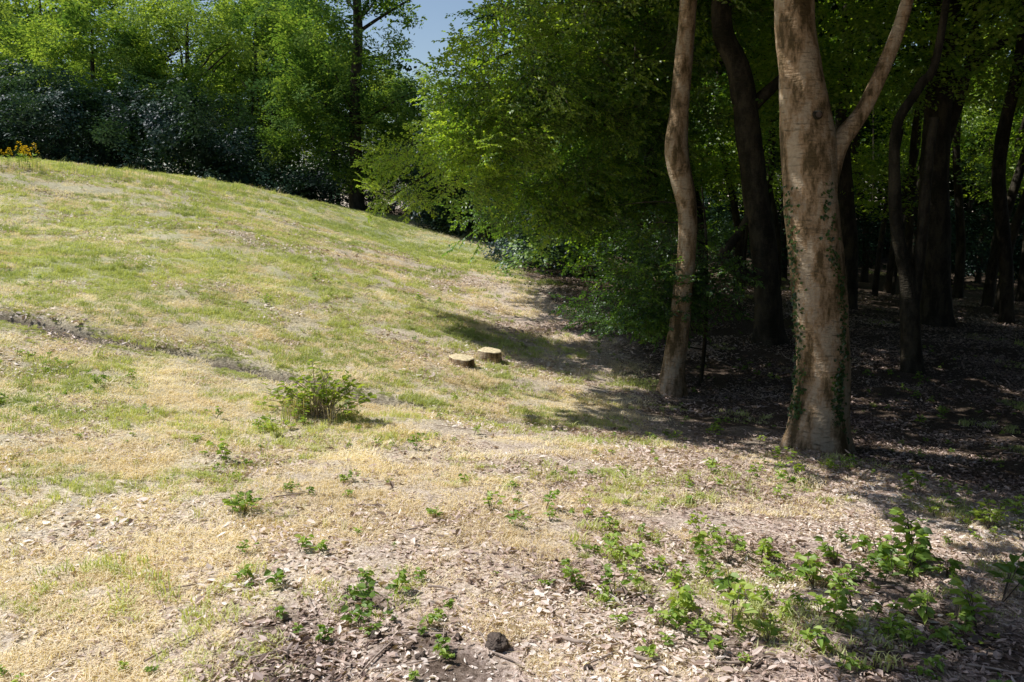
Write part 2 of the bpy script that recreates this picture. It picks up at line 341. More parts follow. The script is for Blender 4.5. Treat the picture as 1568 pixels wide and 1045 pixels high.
# ------------------------------------------------------------------ foliage clouds
trunk_carve=[]
def carve(p,keep,pad=0,pr=.93):
    for (tx,ty,hw,z0,z1) in trunk_carve:
        tq=(p[:,0]-tx)/S[0]; yy=p[:,1]-tq*S[1]; zz=p[:,2]-tq*S[2]
        keep&=~((tq>.3)&(abs(yy-ty)<hw+pad)&(zz>z0)&(zz<z1)&(rng.random(len(p))<pr))
    return keep
def cloud(blobs,tint=.5,reject=True,tj=.25,tilt=.45,pad=0):
    PP=[];RR=[];SS=[];TT=[]
    for bb in blobs:
        c,r,ns,npz,s,sr=bb[:6]; t0=bb[6] if len(bb)>6 else tint
        c=np.array(c); r=np.array(r,float)
        u=rng.normal(size=(ns,3)); u/=np.linalg.norm(u,axis=1)[:,None]; u*=rng.uniform(.25,1,(ns,1))**.45
        sub=c+u*r; k=ns*npz
        j=rng.normal(size=(k,3))*np.array((sr,sr,sr*.4))*.6
        p=np.repeat(sub,npz,0)+j
        out=np.repeat(u,npz,0)+j*.5/max(sr,.1); yaw=np.arctan2(out[:,1],out[:,0])+rng.normal(size=k)*.7
        PP.append(p); RR.append(np.c_[rng.normal(size=k)*tilt,rng.normal(size=k)*tilt*.8+.12,yaw]); SS.append(s*rng.uniform(.75,1.25,k))
        TT.append(np.clip(t0+np.repeat(rng.normal(size=ns)*tj,npz)*.7+rng.normal(size=k)*.08,0,1))
    p=np.vstack(PP);rr=np.vstack(RR);ss=np.concatenate(SS);tt=np.concatenate(TT)
    keep=p[:,2]>base_z(p[:,0],p[:,1])+.25
    if reject: keep&=~in_lit(p,pad)
    keep=carve(p,keep,pad)
    return p[keep],rr[keep],ss[keep],tt[keep]
# ------------------------------------------------------------------ trunks
def tube(pts,rad,seg=14,per=6,rough=.06,flare=0,seed=0):
    pts=np.array(pts,float); rad=np.array(rad,float); m=len(pts)
    Q=[];Rr=[]
    for i in range(m-1):
        p0=pts[max(i-1,0)];p1=pts[i];p2=pts[i+1];p3=pts[min(i+2,m-1)]
        for k in range(per):
            f=k/per; Q.append(.5*((2*p1)+(-p0+p2)*f+(2*p0-5*p1+4*p2-p3)*f*f+(-p0+3*p1-3*p2+p3)*f**3)); Rr.append(rad[i]*(1-f)+rad[i+1]*f)
    Q.append(pts[-1]);Rr.append(rad[-1]); Q=np.array(Q); V=[];Fs=[]
    for i,(q,r) in enumerate(zip(Q,Rr)):
        t_=Q[min(i+1,len(Q)-1)]-Q[max(i-1,0)]; t_/=np.linalg.norm(t_)
        ref=np.array((0,1,0.)) if abs(t_[1])<.9 else np.array((1,0,0.)); a=np.cross(t_,ref); a/=np.linalg.norm(a); b=np.cross(t_,a)
        h=np.linalg.norm(q-Q[0])
        for s_ in range(seg):
            an=2*math.pi*s_/seg; dr=mnoise.noise(Vector((math.cos(an)*1.3+seed,math.sin(an)*1.3,h*1.6)))*rough*1.6+mnoise.noise(Vector((math.cos(an)*3+seed,math.sin(an)*3,h*6)))*rough*.5
            fl=flare*math.exp(-h/.22)*(1+.5*math.sin(an*4+seed)+.25*math.sin(an*7))
            V.append(q+(a*math.cos(an)+b*math.sin(an))*r*(1+dr+fl))
    for i in range(len(Q)-1):
        for s_ in range(seg):
            a=i*seg+s_;b=i*seg+(s_+1)%seg; Fs.append((a,b,b+seg,a+seg))
    return np.array(V),np.array(Fs)
def tubes(name,L,mat,parent=None):
    Vs=[];Fs=[];o=0
    for v,f in L: Vs.append(v);Fs.append(f+o);o+=len(v)
    return link(bpy.data.objects.new(name,mesh_np(name,np.vstack(Vs),np.vstack(Fs),[mat],smooth=True)),parent)
def ip(lst,D,dD=0):
    pts=[];rd=[]
    for i,(a,b,w) in enumerate(lst):
        d=D+dD*i; pts.append(P(a,b,d)); rd.append(w/2/F*d*1.03)
    return pts,rd
def drop(pts):
    p=pts[0].copy(); p[2]=float(gz(np.array([p[0]]),np.array([p[1]]))[0])-.15; return [p]+pts[1:]
def limbs(top,n,r0,length,up=.5):
    out=[]
    for k in range(n):
        a=k*2.4+R(-.4,.4); s_=top-np.array((0,0,R(0,2.5))); d=np.array((math.cos(a),math.sin(a),up+R(-.2,.4)))
        q=[s_,s_+d*length*.35+np.array((0,0,.1)),s_+d*length*.7+np.array((R(-.3,.3),R(-.3,.3),.2)),s_+d*length+np.array((0,0,R(-.3,.5)))]
        out.append(tube(q,[r0,r0*.7,r0*.45,r0*.15],7,4,.08,seed=k))
    return out
T1=empty('beech_tree')
pts,rd=ip([(1250,690,98),(1254,640,84),(1260,560,80),(1252,420,76),(1240,300,76),(1236,215,78),(1226,110,60),(1216,0,52)],7.5)
pts=drop(pts); top=pts[-1]+np.array((-.15,.1,3.5)); pts+= [pts[-1]+np.array((-.05,0,1.2)),top]; rd+=[.15,.1]
br,bd=ip([(1262,290,36),(1282,225,30),(1320,172,22),(1352,105,20),(1378,40,17),(1400,-40,15)],7.5)
knot=P(1238,180,7.5)
L1=[tube(pts,rd,30,12,.07,.4,1),tube(br,bd,16,8,.06,seed=4),tube([br[-1],br[-1]+np.array((.5,.2,1.5)),br[-1]+np.array((1.2,.5,3))],[bd[-1],.06,.03],10,5)]+limbs(top,7,.08,3.4)
tubes('trunk',L1,M_bark,T1)
L1k=[tube([knot+np.array((0,-.20,0)),knot+np.array((0,-.238,0)),knot+np.array((0,-.25,0))],[.05,.038,.026],14,4,.1)]
tubes('branch_scar',L1k,M_barkd,T1)
v=[];cc=knot+np.array((0,-.252,0)); v.append(cc)
for k in range(12): v.append(cc+np.array((.025*math.cos(k*math.pi/6),0.002,.023*math.sin(k*math.pi/6))))
link(bpy.data.objects.new('knot_hole',mesh_np('knot_hole',v,[(0,1+k,1+(k+1)%12) for k in range(12)],[M_soil])),T1)
trunk_carve.append((pts[2][0],7.5,.28,-.25,6.0))
T2=empty('beech_tree')
p2,r2=ip([(1028,605,42),(1032,560,34),(1040,500,30),(1050,400,28),(1052,320,28),(1036,235,36),(1040,170,28),(1048,80,26),(1055,0,24)],11)
p2=drop(p2); top2=p2[-1]+np.array((.2,.1,4)); p2.append(top2); r2.append(.06)
tubes('trunk',[tube(p2,r2,18,10,.07,.45,2)]+limbs(top2,6,.06,3),M_bark,T2)
trunk_carve.append((p2[3][0],11,.16,1.2,6.0))
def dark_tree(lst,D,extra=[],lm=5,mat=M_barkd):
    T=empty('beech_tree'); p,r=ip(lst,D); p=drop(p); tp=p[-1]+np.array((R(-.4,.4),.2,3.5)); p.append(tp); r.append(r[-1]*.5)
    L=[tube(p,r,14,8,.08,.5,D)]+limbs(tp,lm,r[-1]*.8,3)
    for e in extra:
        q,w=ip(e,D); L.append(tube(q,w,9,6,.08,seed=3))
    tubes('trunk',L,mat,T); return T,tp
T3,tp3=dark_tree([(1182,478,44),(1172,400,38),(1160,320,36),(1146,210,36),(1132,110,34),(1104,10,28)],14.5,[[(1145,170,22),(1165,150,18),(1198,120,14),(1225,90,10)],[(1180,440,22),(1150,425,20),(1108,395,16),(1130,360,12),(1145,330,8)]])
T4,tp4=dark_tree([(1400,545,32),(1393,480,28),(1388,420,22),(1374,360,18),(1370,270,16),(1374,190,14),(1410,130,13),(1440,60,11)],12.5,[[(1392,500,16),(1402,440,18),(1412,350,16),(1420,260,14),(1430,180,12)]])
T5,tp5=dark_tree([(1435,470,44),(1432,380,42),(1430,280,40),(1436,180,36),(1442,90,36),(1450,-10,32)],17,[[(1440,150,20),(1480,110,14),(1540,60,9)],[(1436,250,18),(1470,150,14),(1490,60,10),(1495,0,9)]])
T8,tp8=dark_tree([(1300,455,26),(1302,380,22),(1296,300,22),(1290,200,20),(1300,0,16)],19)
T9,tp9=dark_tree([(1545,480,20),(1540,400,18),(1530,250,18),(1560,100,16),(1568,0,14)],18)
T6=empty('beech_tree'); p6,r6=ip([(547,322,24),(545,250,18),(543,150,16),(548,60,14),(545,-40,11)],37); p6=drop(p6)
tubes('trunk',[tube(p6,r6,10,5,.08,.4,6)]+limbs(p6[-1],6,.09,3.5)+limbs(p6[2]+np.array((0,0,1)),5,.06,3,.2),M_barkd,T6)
# ------------------------------------------------------------------ crowns
def leaves(name,b,col,parent,**k):
    p,r,s,t_=cloud(b,**k); return instancer(name,p,r,s,t_,col,parent)
def B(px,py,D,rx,ry,rz,ns,npz,s,sr,*t0): return (P(px,py,D),(rx,ry,rz),ns,npz,s,sr,*t0)
leaves('crown',[B(530,60,37,3.2,3,4.5,110,1,1.0,.2),B(560,210,37,3.2,2.5,2.6,70,1,.9,.2),B(470,160,36,2,2,2.6,46,1,.9,.2),B(440,225,35,1.3,1.2,.8,14,1,.7,.2),B(620,190,37,1.8,2,2.0,32,1,.9,.2)],C_far,T6,tint=.45)
T7=empty('beech_tree')
t7=P(985,450,19); t7[2]=float(gz(t7[:1],t7[1:2])[0])-.1
c7=t7+np.array((0,0,9)); 
Lb=[tube([t7,t7+np.array((.1,0,3)),t7+np.array((-.1,0,6)),c7],[.2,.17,.14,.08],12,6,.08,.5)]+limbs(c7,7,.07,3.5)
for tip,z0 in (((592,305,13.5),4.2),((650,230,14),4.8),((760,250,15),4.0),((700,120,15),5.5),((850,300,17),3.0)):
    e=P(*tip); s0=t7+np.array((0,0,z0)); m1=s0*.65+e*.35+np.array((0,0,.8)); m2=s0*.3+e*.7+np.array((0,0,.5)); Lb.append(tube([s0,m1,m2,e],[.07,.045,.025,.008],7,6,.05))
tubes('trunk',Lb,M_barkd,T7)
leaves('crown',[B(612,295,13.6,.4,.4,.1,7,4,.5,.14,.95),B(650,240,13.8,.5,.5,.25,9,5,.6,.2,.9),B(700,285,14,.5,.5,.1,8,5,.6,.2,.85),B(745,220,14.2,.8,.8,.45,18,6,.7,.26,.85),B(790,150,14.8,1.1,1,.8,26,6,.75,.3,.8),B(715,180,14.8,.5,.6,.3,7,5,.6,.26,.9),  # paler left and darker right tints paint the crown's sunlit side
  B(860,220,16,1.2,1.2,1.1,32,6,.85,.35,.5),B(820,310,17,1,1,.5,20,6,.85,.3,.4),B(880,60,16,1.5,1.5,1.1,36,6,.9,.4,.65),B(960,150,17,1.4,1.5,1.6,38,6,.9,.42,.4),B(940,300,18,1.3,1.3,.9,28,6,.9,.38,.3),B(790,80,16,.7,1,.7,12,5,.8,.35,.9),B(1000,20,17,1.8,2,1.2,30,6,1,.5,.5)],C_beech,T7,tint=.6,reject=False,tilt=.55,tj=.35)
for T,tp in ((T3,tp3),(T4,tp4),(T5,tp5),(T8,tp8),(T9,tp9)):
    leaves('crown',[(tp+np.array((0,0,.8)),(3.2,3.2,2.6),70,1,1.2,.3)],C_far,T,tint=.6)
def shade_clump_pts(n,x0,x1,y0,y1,poly=None):  # points for unseen leaf clumps, added up-sun of ground that should be shaded
    X=rng.uniform(x0,x1,n);Y=rng.uniform(y0,y1,n); g=base_z(X,Y)
    if poly is not None: bad=~inpoly(X,Y,poly)
    else: bad=inpoly(X,Y,lit)|inpoly(X-.25,Y,lit)|inpoly(X,Y-.3,lit)|inpoly(X-.2,Y+.3,lit)
    X,Y,g=X[~bad],Y[~bad],g[~bad]
    tt=np.full(len(X),5.0)
    for _ in range(12):   # rise toward the sun until above the camera frame
        py=Y+S[1]*tt; pz=g+S[2]*tt; tt=np.where(pz<EYE+.245*np.maximum(py,0)+1.1,tt+.6,tt)
    tt=tt+rng.uniform(0,1.8,len(X))**1.2
    p=np.c_[X+S[0]*tt,Y+S[1]*tt,g+S[2]*tt]
    k=carve(p,np.ones(len(p),bool),.25,.97)
    return p[k]
def put_shade_clumps(name,p,s,T,tint=.5,col=C_can):
    k=len(p); instancer(name,p,np.c_[rng.normal(size=k)*.35,rng.normal(size=k)*.35,rng.uniform(0,6.28,k)],s*rng.uniform(.8,1.2,k),np.clip(tint+rng.normal(size=k)*.2,0,1),col,T)
put_shade_clumps('crown',shade_clump_pts(330,.5,9,2,10),.85,T1)  # added out-of-frame clumps that shade the ground around this trunk
put_shade_clumps('crown',shade_clump_pts(360,-1,10,9.5,20),.95,T2)  # same added clumps, shading the valley side further back
sx_=[a[0] for a in streak]; sy_=[a[1] for a in streak]
put_shade_clumps('streak_shade_clumps',shade_clump_pts(170,min(sx_),max(sx_),min(sy_),max(sy_),streak),.5,T2)  # unseen clumps added only to cast the streak shadow
T10=empty('beech_sapling'); sp=P(1075,520,11.8); sp[2]=float(gz(sp[:1],sp[1:2])[0])-.05
Ls=[tube([sp,sp+np.array((.05,0,1)),sp+np.array((0,0,2.2)),sp+np.array((-.1,0,3))],[.035,.03,.02,.006],8,5)]
for k in range(9):
    z=.6+k*.26; a=2.6+R(-1,1.2); s0=sp+np.array((0,0,z)); e=s0+np.array((math.cos(a)*R(.8,1.5),-abs(math.sin(a))*.6,R(-.05,.25))); Ls.append(tube([s0,(s0+e)/2+np.array((0,0,.08)),e],[.014,.009,.003],5,4))
tubes('stem',Ls,M_barkd,T10)
leaves('foliage',[B(1000,430,11.6,.75,.5,.35,18,6,.55,.2),B(1060,400,11.8,.5,.4,.3,10,5,.5,.2),B(960,470,12,.7,.5,.22,12,6,.5,.2),B(1000,360,12,.5,.4,.25,9,5,.5,.2),B(1090,440,11.8,.4,.4,.3,7,5,.5,.2),B(1010,480,11.6,.6,.4,.15,9,5,.45,.2)],C_beech,T10,tint=.1,reject=False)
# ------------------------------------------------------------------ forest mass
FO=empty('distant_forest')
blobs=[]
for x in np.arange(-2,42,3.2):
    for y in np.arange(-9,62,3.2):
        if x< (-1 if y<14 else 1.5): continue
        if y<4 and x<4.5: continue
        if y>18 and vn(np.array(x*.33),np.array(y*.33),77)<.33: continue
        z=base_z(x,y)+R(6.5,9.5)
        if x/max(y,.1)<.75 and y<14: z+=1
        blobs.append(((x+R(-1,1),y+R(-1,1),float(z)),(2.4,2.4,1.6),10,1,1.5,.4))
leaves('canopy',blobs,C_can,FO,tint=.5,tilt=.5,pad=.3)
blobs=[]
for k in range(60):
    y=R(-8,16); x=max(y*.85,0)+R(5,12); blobs.append(((x,y,float(base_z(x,y))+R(.5,5)),(1.8,1.8,1.4),8,1,1.5,.4))
leaves('side_foliage',blobs,C_can,FO,tint=.3)
bl=[]
for k in range(64):
    px=R(1040,1640); D=R(15,32); py=R(-60,300) if D>19 else R(-60,150); bl.append(B(px,py,D,R(.8,1.8),1.3,R(.3,.7),9,1,1.0,.35))
for k in range(28):
    px=R(860,1100); D=R(19,28); py=R(0,390); bl.append(B(px,py,D,R(.8,1.8),1.3,R(.4,.8),8,1,1.1,.4,.4))
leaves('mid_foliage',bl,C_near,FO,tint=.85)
bl=[]
for k in range(46):
    px=R(780,930); D=R(22,30); py=R(300,415); bl.append(B(px,py,D,R(.6,1.2),1,R(.3,.7),6,1,.6,.35))
for k in range(34):
    px=R(640,860); D=R(32,38); py=R(230,375); bl.append(B(px,py,D,R(.8,1.5),1,R(.5,.9),8,1,.9,.35))
for k in range(90):
    px=R(950,1800); D=R(26,45); py=R(310,430); bl.append(B(px,py,D,R(1,2),1.5,R(.5,1.0),7,1,.9,.5))
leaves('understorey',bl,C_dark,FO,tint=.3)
bl=[];bl2=[]
for k in range(140):
    px=R(800,1900); D=R(40,58); py=R(-200,300); bl.append(B(px,py,D,R(2,3.5),2.5,R(1.3,2.4),14,1,1.5,.5))
for k in range(90):
    px=R(700,2000); D=R(44,60); py=R(200,430); bl2.append(B(px,py,D,R(2,3.5),2.5,R(1,1.8),13,1,1.5,.5))
leaves('back_wall',bl,C_far,FO,tint=.7); leaves('back_understorey',bl2,C_can,FO,tint=.2)  # back_understorey: darker leaf colour painted in for the wood's inner shade
Lr=[]
for k in range(70):
    px=R(880,1640); D=R(19,48); x=(px-784)/F*D; z=float(base_z(x,D))-.2; r=R(.05,.17); p0=np.array((x,D,z)); lean=R(-1.3,1.1)
    Lr.append(tube([p0,p0+np.array((lean*.1,0,2)),p0+np.array((lean*.6,R(-.3,.3),4.5)),p0+np.array((lean*.7,0,6)),p0+np.array((lean*1.2,0,9))],[r,r*.85,r*.7,r*.55,r*.4],8,4,.08,.3,k))
for k in range(26):
    px=R(380,880); D=R(40,50); x=(px-784)/F*D; z=float(base_z(x,D))-.2; r=R(.05,.13); p0=np.array((x,D,z)); lean=R(-.8,.8)
    Lr.append(tube([p0,p0+np.array((lean*.2,0,2.5)),p0+np.array((lean,0,7))],[r,r*.8,r*.5],7,4,.08,.3,k))
tubes('trunks',Lr,M_barkd,FO)
# ------------------------------------------------------------------ left background trees and shrubs
def bgtree(px,D,h,r,tint,s=1.0,ns=125):
    T=empty('broadleaf_tree'); x=(px-784)/F*D; z=float(base_z(x,D)); b=np.array((x,D,z-.2))
    L=[tube([b,b+np.array((.2,0,h*.3)),b+np.array((-.1,.1,h*.6)),b+np.array((.1,0,h*.85))],[.22,.17,.12,.04],9,5,.08,.4)]+limbs(b+np.array((0,0,h*.6)),6,.07,r*.8)
    tubes('trunk',L,M_barkd,T)
    leaves('crown',[(b+np.array((0,0,h*.64)),(r,r*.9,h*.33),ns,1,s,.3),(b+np.array((R(-1,1),-1,h*.42)),(r*.9,r*.7,h*.22),ns//2,1,s,.3)],C_far,T,tint=tint,tj=.45)
bgtree(30,43,11,3.8,.7); bgtree(170,41,10.5,3.3,.6); bgtree(310,42,11.5,3.4,.8); bgtree(410,46,13,3,.55)
bgtree(-80,44,11,3.6,.6); bgtree(100,52,17,5,.65,1.2); bgtree(250,54,17,5,.65,1.2); bgtree(420,55,16,4.5,.6,1.2)
bgtree(640,52,9.6,3.4,.9); bgtree(770,55,9.8,3.8,.9); bgtree(880,56,13,4,.85); bgtree(510,56,13,3.6,.6,1.1)
HG=empty('far_hedgerow'); bl=[]
for k in range(80):
    px=R(-250,900); D=R(56,64); py=R(-40,300) if not 560<px<800 else R(130,300); bl.append(B(px,py,D,R(2.5,4),2,R(1.5,2.4),13,1,1.6,.5))
leaves('foliage',bl,C_can,HG,tint=.5)
SH=empty('shrub_thicket')
bl=[]
for k in range(110):
    px=R(-220,440); D=R(32,39); yb=250+px*.12; py=yb-R(-45,130)*(1 if px<330 else .6); bl.append(B(px,py,D,R(1,1.8),1.2,R(.6,1.2),9,1,.95,.4))
for k in range(64):
    px=R(380,760); D=R(38,44); py=R(230,345); bl.append(B(px,py,D,R(1,1.8),1.2,R(.5,1.0),8,1,.95,.4))
leaves('foliage',bl,C_dark,SH,tint=.4,tj=.45)
# ------------------------------------------------------------------ ground cover
def scatter(rho,ymin,ymax,y0=7.0,wide=.8):
    yy=np.linspace(ymin,ymax,2000); w=2*wide*yy*rho/(1+(yy/y0)**2); cdf=np.cumsum(w)*(yy[1]-yy[0]); nn=int(cdf[-1])
    y=np.interp(rng.uniform(0,cdf[-1],nn),cdf,yy); x=rng.uniform(-wide,wide,nn)*y; return x,y
def put(name,x,y,s,tint,col,tilt=.1,dz=0):
    e=.15; z=gz(x,y)+dz; k=len(x); sx=(base_z(x+e,y)-base_z(x-e,y))/(2*e); sy=(base_z(x,y+e)-base_z(x,y-e))/(2*e)
    yaw=rng.uniform(0,6.28,k)
    out=np.zeros((k,3))
    for i in range(k):
        nrm=Vector((-sx[i]+rng.normal()*tilt*.4,-sy[i]+rng.normal()*tilt*.4,1)).normalized()
        q=nrm.to_track_quat('Z','Y').to_matrix()@Matrix.Rotation(yaw[i],3,'Z'); out[i]=q.to_euler()
    return instancer(name,np.c_[x,y,z],out,s,np.clip(tint,0,1),col)
SC=lambda y:np.clip(.8+y*.05,.9,2.2)
def offpath(x,y,f=1.0):
    d,t=dist_path(x,y); return d>np.where(t<6.2,.34*SC(y)*f,.27*SC(y)*f)
x,y=scatter(44,2.0,40)
g=greenf(x,y)+ (fbm(x*1.3,y*1.3,11)-.47)*1.6; wd=woodmask(x,y)
k=(rng.random(len(x))<np.clip(g*1.0,0.0,1))&offpath(x,y)&((wd<.5)|(rng.random(len(x))<.08))&(soilf(x,y)<.3)
put('green_grass',x[k],y[k],SC(y[k])*rng.uniform(.55,1.2,k.sum()),.5+(fbm(x[k],y[k],21)-.45)*1.5,C_gr)
x,y=scatter(38,2.0,38)
g=greenf(x,y)+(fbm(x*1.3,y*1.3,11)-.47)*1.5; wd=woodmask(x,y); li=litf(x,y)+(fbm(x*1.6,y*1.6,31)-.47)*1.5
k=(rng.random(len(x))<np.clip(1.05-li*.95,.05,1)*np.clip(1.15-g*.7,.15,1))&offpath(x,y)&(wd<.4)&(soilf(x,y)<.3)
put('dry_grass',x[k],y[k],SC(y[k])*rng.uniform(.55,1.2,k.sum()),.55+(fbm(x[k],y[k],23)-.45)*1.4,C_st)
x,y=scatter(17,1.9,26)
li=litf(x,y)+(fbm(x*1.6,y*1.6,31)-.47)*1.3
k=(rng.random(len(x))<np.clip(li*1.0,.08,1))&offpath(x,y,.8)
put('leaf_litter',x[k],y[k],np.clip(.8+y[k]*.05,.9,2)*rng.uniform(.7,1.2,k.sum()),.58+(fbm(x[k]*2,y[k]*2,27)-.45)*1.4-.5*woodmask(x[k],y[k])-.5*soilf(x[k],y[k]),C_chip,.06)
# thin fringe that leans over the rut edges
tq=rng.uniform(0,len(path)-1.001,260); ii=tq.astype(int); ff=tq-ii; cpt=path[ii]*(1-ff[:,None])+path[ii+1]*ff[:,None]; dv=path[ii+1]-path[ii]; dv/=np.linalg.norm(dv,axis=1)[:,None]
off=rng.choice([-1,1],260)*rng.uniform(.24,.4,260); x=cpt[:,0]-dv[:,1]*off; y=cpt[:,1]+dv[:,0]*off
put('rut_grass',x,y,rng.uniform(.2,.42,260),rng.random(260),C_gr,.2)
x,y=scatter(9,3,36); k=(litf(x,y)<.5)&offpath(x,y,.6)
put('tall_grass',x[k],y[k],rng.uniform(.3,.7,k.sum())*np.clip(.6+y[k]*.02,.6,1.4),rng.random(k.sum()),C_tall)
wx=[];wy=[];ws=[];wt=[]
def wc(px,py,spread,n,s=1,t_=.6):
    c=hit(px,py); n=max(2,int(n*.75))
    for _ in range(n): wx.append(c[0]+random.gauss(0,spread*1.35));wy.append(c[1]+random.gauss(0,spread*1.2));ws.append(s*R(.4,1.05));wt.append(t_+R(-.25,.25))
for a in [(950,860,.16,20,1),(905,900,.1,6,.8),(1110,870,.12,12,1),(1215,890,.13,14,1.1),(1350,870,.17,34,1.5,.3),(1300,940,.18,22,1.2,.5),(1230,960,.12,12,1),(1350,1000,.15,12,1),(1000,925,.1,10,1),(1060,1005,.12,10,.9),(1130,985,.1,9,1),(560,745,.1,7,.9),(440,765,.06,5,.9),(365,785,.05,4,.9),(350,715,.07,6,1),(395,895,.05,5,1),(470,975,.08,7,.9,.4),(525,930,.1,7,.9,.4),(650,960,.08,6,.9),(690,1020,.06,5,.9,.4),(560,960,.06,4,.8,.35),(485,850,.06,4,.8),(0,615,.12,12,1.1,.8),(40,555,.15,14,1,.8),(620,690,.12,6,.9),(690,680,.12,5,.9),(440,665,.12,12,1.1,.8),(900,740,.3,12,.8),(1010,770,.4,18,.8,.8),(1080,740,.35,18,.8,.8),(930,800,.2,8,.8),(1380,750,.25,14,1),(1530,800,.2,16,1.1,.7),(1480,765,.2,12,1),(1100,660,.3,12,.9,.5),(1230,725,.3,16,1,.6),(1000,665,.3,10,.9,.6),(1440,1000,.15,5,.9,.4),(290,700,.15,5,.8),(200,590,.2,8,.9),(170,600,.1,5,1),(650,468,.2,10,1.3,.5),(490,435,.15,5,1.2),(400,460,.2,5,1.2),(1200,510,.3,10,1.3,.3),(1120,560,.4,12,1.2,.4),(1350,590,.5,16,1.2,.3),(1450,640,.4,14,1.2,.4),(760,780,.2,5,.8),(850,790,.1,4,.9)]: wc(*a)
x,y=scatter(20,2.2,24); nz=fbm(x*1.1,y*1.1,41); k=(nz>.45)&(rng.random(len(x))<.42); 
wx=np.r_[wx,x[k]];wy=np.r_[wy,y[k]];ws=np.r_[ws,rng.uniform(.25,.65,k.sum())];wt=np.r_[wt,rng.uniform(.3,.9,k.sum())]
put('weeds',wx,wy,ws,wt,C_weed,.1)
# bramble bush
BU=empty('bramble_bush'); c=hit(492,645); cz=float(gz(c[:1],c[1:2])[0]); 
Lt_=[];mb=MB()
for k in range(62):
    a=R(0,6.28); rr_=R(.08,.5)*(1.15 if math.cos(a*2+.5)>0 else .8); h=R(.12,.52)*(1-.5*rr_/.46)+.05; s0=np.array((c[0]+R(-.12,.12),c[1]+R(-.1,.1),cz-.02)); e=np.array((c[0]+math.cos(a)*rr_,c[1]+math.sin(a)*rr_*.8,cz+h))
    m_=(s0+e)/2+np.array((0,0,h*.2)); Lt_.append(tube([s0,m_,e],[.005,.004,.002],5,4,.02))
    for j in range(8):
        f=R(.45,1); q=(s0*(1-f)**2+2*f*(1-f)*m_+f*f*e)+np.array((R(-.04,.04),R(-.04,.04),R(-.03,.04))); b=R(0,6.28)
        if rr_<.2 and random.random()<.5: continue
        mb.leaf(q,(math.cos(b),math.sin(b),R(-.3,.4)),(R(-.6,.6),R(-.6,.6),1),R(.045,.08),R(.032,.05),0)
tubes('stems',Lt_,M_stick,BU)
mm=mb.mesh('leaves',[leafmat('bramble_leaf',(.2,.28,.05),(.42,.5,.1),(.62,.66,.18),.45,.02,.5)]); link(bpy.data.objects.new('leaves',mm),BU)
x=c[0]+rng.normal(size=20)*.2;y=c[1]+rng.normal(size=20)*.16
instancer('dry_stalks',np.c_[x,y,gz(x,y)],np.zeros((20,3)),rng.uniform(.8,1.5,20),rng.random(20)*.3,C_tall,BU)
# goldenrod
x=[];y=[]
for px,n_ in ((15,6),(40,4),(60,2),(310,1),(-40,4)):
    c=hit(px,258+ (0 if px<200 else 270)); 
    for _ in range(n_): x.append(c[0]+R(-.4,.4)); y.append(c[1]+R(-.3,.3))
def gold():
    mb=MB(); mb.strip((0,0,0),(.02,0,.4),.004,1)
    for k in range(16):
        z=R(.05,.3);a=R(0,6.28);mb.leaf((0,0,z),(math.cos(a),math.sin(a),.5),(0,0,1),.08,.02,1)
    for k in range(30):
        a=R(0,6.28);z=R(.3,.48);r=(.5-z)*.4;mb.leaf((math.cos(a)*r,math.sin(a)*r,z),(math.cos(a),math.sin(a),.4),(0,0,1),.03,.018,0)
    return mb.mesh('gold',[M_flower,M_weed])
C_gold=coll('goldenrod_stem',[gold(),gold()])
x=np.array(x);y=np.array(y); s_=np.where(y<15,.35,1.3)*rng.uniform(.6,1.1,len(x)); put('goldenrod',x,y,s_,rng.random(len(x)),C_gold,.1)
# weedy fringe along the crest
x=[];y=[]
for px in np.arange(-60,470,3.2):
    c=hit(px,min(262+max(px-60,0)*.105,300)); x.append(c[0]+R(-.3,.3)); y.append(c[1]+R(-.6,.8))
x=np.array(x);y=np.array(y); put('crest_grass',x,y,rng.uniform(.7,2.2,len(x)),rng.random(len(x))*.6,C_tall,.1)
# stumps
def stump(px,py,r,h,yaw):
    E=empty('tree_stump'); c=hit(px,py); z=float(gz(c[:1],c[1:2])[0]); b=np.array((c[0],c[1],z-.08)); tp=b+np.array((.02,-.01,h+.08))
    v,f=tube([b,b+(tp-b)*.5,tp],[r*1.08,r,r*.98],22,5,.16,.3,px); tubes('bark_side',[(v,f)],M_bark,E)
    ring=v[-22:].copy(); cc=ring.mean(0); m_=22
    vs=[cc+np.array((0,0,.008))]+[cc+(q-cc)*.93+np.array((0,0,.008)) for q in v[-22:]]+[q for q in v[-22:]]
    fs=[(0,1+k,1+(k+1)%m_) for k in range(m_)]+[(1+k,1+m_+k,1+m_+(k+1)%m_,1+(k+1)%m_) for k in range(m_)]
    link(bpy.data.objects.new('cut_face',mesh_np('cut_face',vs,fs,[M_cut])),E)
    k=14; a=rng.uniform(0,6.28,k); xx=c[0]+np.cos(a)*r*1.25; yy=c[1]+np.sin(a)*r*1.25
    instancer('grass_fringe',np.c_[xx,yy,gz(xx,yy)],np.zeros((k,3)),rng.uniform(.4,.8,k),rng.random(k),C_tall,E)
stump(705,563,.17,.13,0); stump(748,554,.155,.17,1)
def clod(px,py,r):
    import bmesh
    c=hit(px,py); z=float(gz(c[:1],c[1:2])[0]); bm=bmesh.new(); bmesh.ops.create_icosphere(bm,subdivisions=4,radius=r)
    for v_ in bm.verts:
        q=v_.co/r; v_.co*=1+.45*mnoise.noise(q*1.4+Vector((px,0,0)))+.18*mnoise.noise(q*5); v_.co.z*=.75
    me=bpy.data.meshes.new('earth_clod'); bm.to_mesh(me); bm.free(); me.materials.append(M_soil); o=link(bpy.data.objects.new('earth_clod',me)); o.location=(c[0],c[1],z+r*.5)
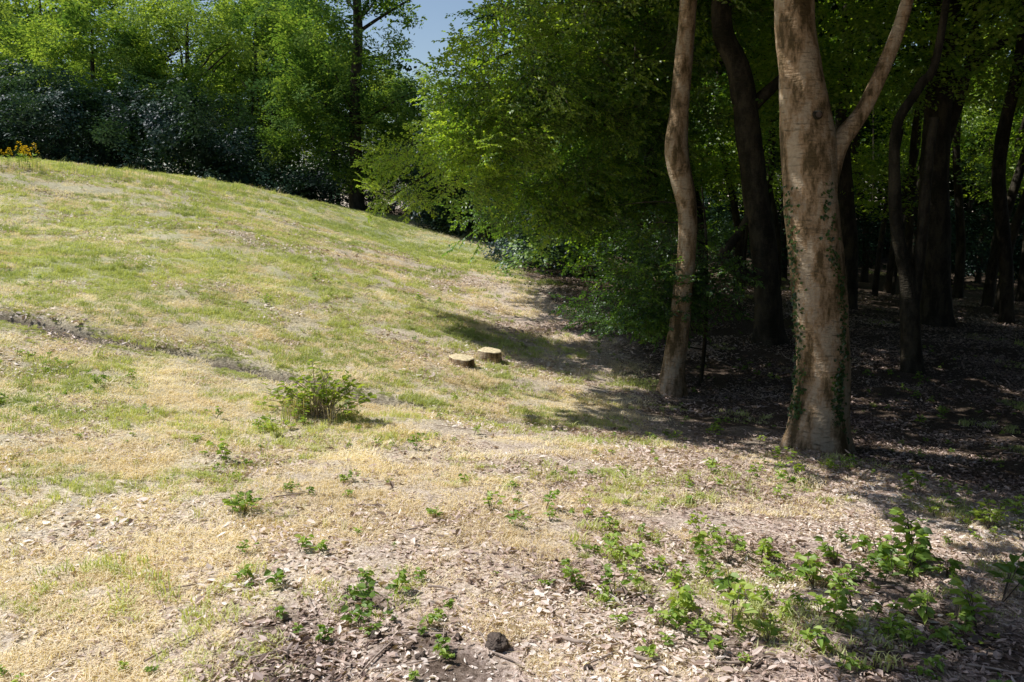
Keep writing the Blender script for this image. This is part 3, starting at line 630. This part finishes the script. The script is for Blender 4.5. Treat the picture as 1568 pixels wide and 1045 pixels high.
clod(762,998,.042); clod(575,985,.024); clod(440,1010,.02); clod(700,985,.016); clod(1120,930,.014); clod(900,1035,.016); clod(645,1015,.02)
# fallen sticks
Lst=[]
for k in range(210):
    if k<120: px=R(250,1560);py=R(740,1040)
    elif k<150: px=R(700,1100);py=R(640,800)
    else: px=R(950,1560);py=R(500,760)
    c=hit(px,py); a=R(0,6.28); l=R(.03,.13)*(1 if k<120 else 1.8); d=np.array((math.cos(a),math.sin(a)))*l; q=[]
    for f_ in (-1,0,1):
        xy=c+d*f_+np.array((R(-.01,.01),R(-.01,.01))); q.append(np.array((xy[0],xy[1],float(gz(xy[:1],xy[1:2])[0])+.012)))
    r=R(.002,.006); Lst.append(tube(q,[r,r,r*.6],6,3,.1))
for (x1,y1,x2,y2,r) in [(858,990,905,998,.008),(962,1012,1010,1022,.008),(1135,930,1160,945,.007),(655,908,690,915,.006),(800,742,812,738,.008)]:
    q=[]
    for f_ in (0,.5,1):
        c=hit(x1+(x2-x1)*f_,y1+(y2-y1)*f_); q.append(np.array((c[0],c[1],float(gz(c[:1],c[1:2])[0])+.015)))
    Lst.append(tube(q,[r,r,r*.8],8,4,.12))
tubes('fallen_sticks',Lst,M_stick)
# ivy
iv=MB()
PT=np.array(pts[:8]); RD=np.array(rd[:8])
for k in range(1000):
    f=R(.3,4.2); i=int(f); q=PT[i]*(1-(f-i))+PT[i+1]*(f-i); r=RD[i]*(1-(f-i))+RD[i+1]*(f-i)
    if random.random()<.5: a=math.pi+random.gauss(.15,.16)+.15
    else: a=math.pi*1.5+random.gauss(.35,.12)+math.sin(f*3)*.15
    if random.random()<max(0,(f-2.6)*.4): continue
    o=np.array((math.cos(a),math.sin(a),0)); p_=q+o*(r*1.03+.008); b=R(0,6.28); tg=np.array((-o[1]*math.cos(b),o[0]*math.cos(b),math.sin(b)-.3))
    iv.leaf(p_,tg+o*.3,o+np.array((0,0,.5)),R(.02,.042),R(.018,.036))
link(bpy.data.objects.new('ivy',iv.mesh('ivy',[leafmat('ivy_leaf',(.03,.06,.015),(.08,.14,.03),(.16,.23,.05),.2,.03)])),T1)
# ------------------------------------------------------------------ light, sky, camera
sun=bpy.data.lights.new('sun','SUN'); sun.energy=5; sun.angle=math.radians(.5); sun.color=(1,.975,.93)
so=link(bpy.data.objects.new('sun',sun)); so.rotation_euler=Vector(S).to_track_quat('Z','Y').to_euler()
w=bpy.data.worlds.new('World'); sc.world=w; w.use_nodes=True; nt=w.node_tree; bg=nt.nodes['Background']
sky=nt.nodes.new('ShaderNodeTexSky'); sky.sky_type='NISHITA'; sky.sun_disc=False; sky.sun_elevation=EL; sky.sun_rotation=-AZ; nt.links.new(sky.outputs[0],bg.inputs[0]); bg.inputs[1].default_value=.115
cam=bpy.data.cameras.new('camera'); co=link(bpy.data.objects.new('camera',cam)); co.location=(0,0,EYE); co.rotation_euler=(math.pi/2-PITCH,0,0)
cam.sensor_width=36; cam.lens=36*F/1568; cam.clip_end=1000; cam.clip_start=.05; sc.camera=co
sc.view_settings.view_transform='Standard'; sc.view_settings.look='None'; sc.view_settings.exposure=0
print(TOT)
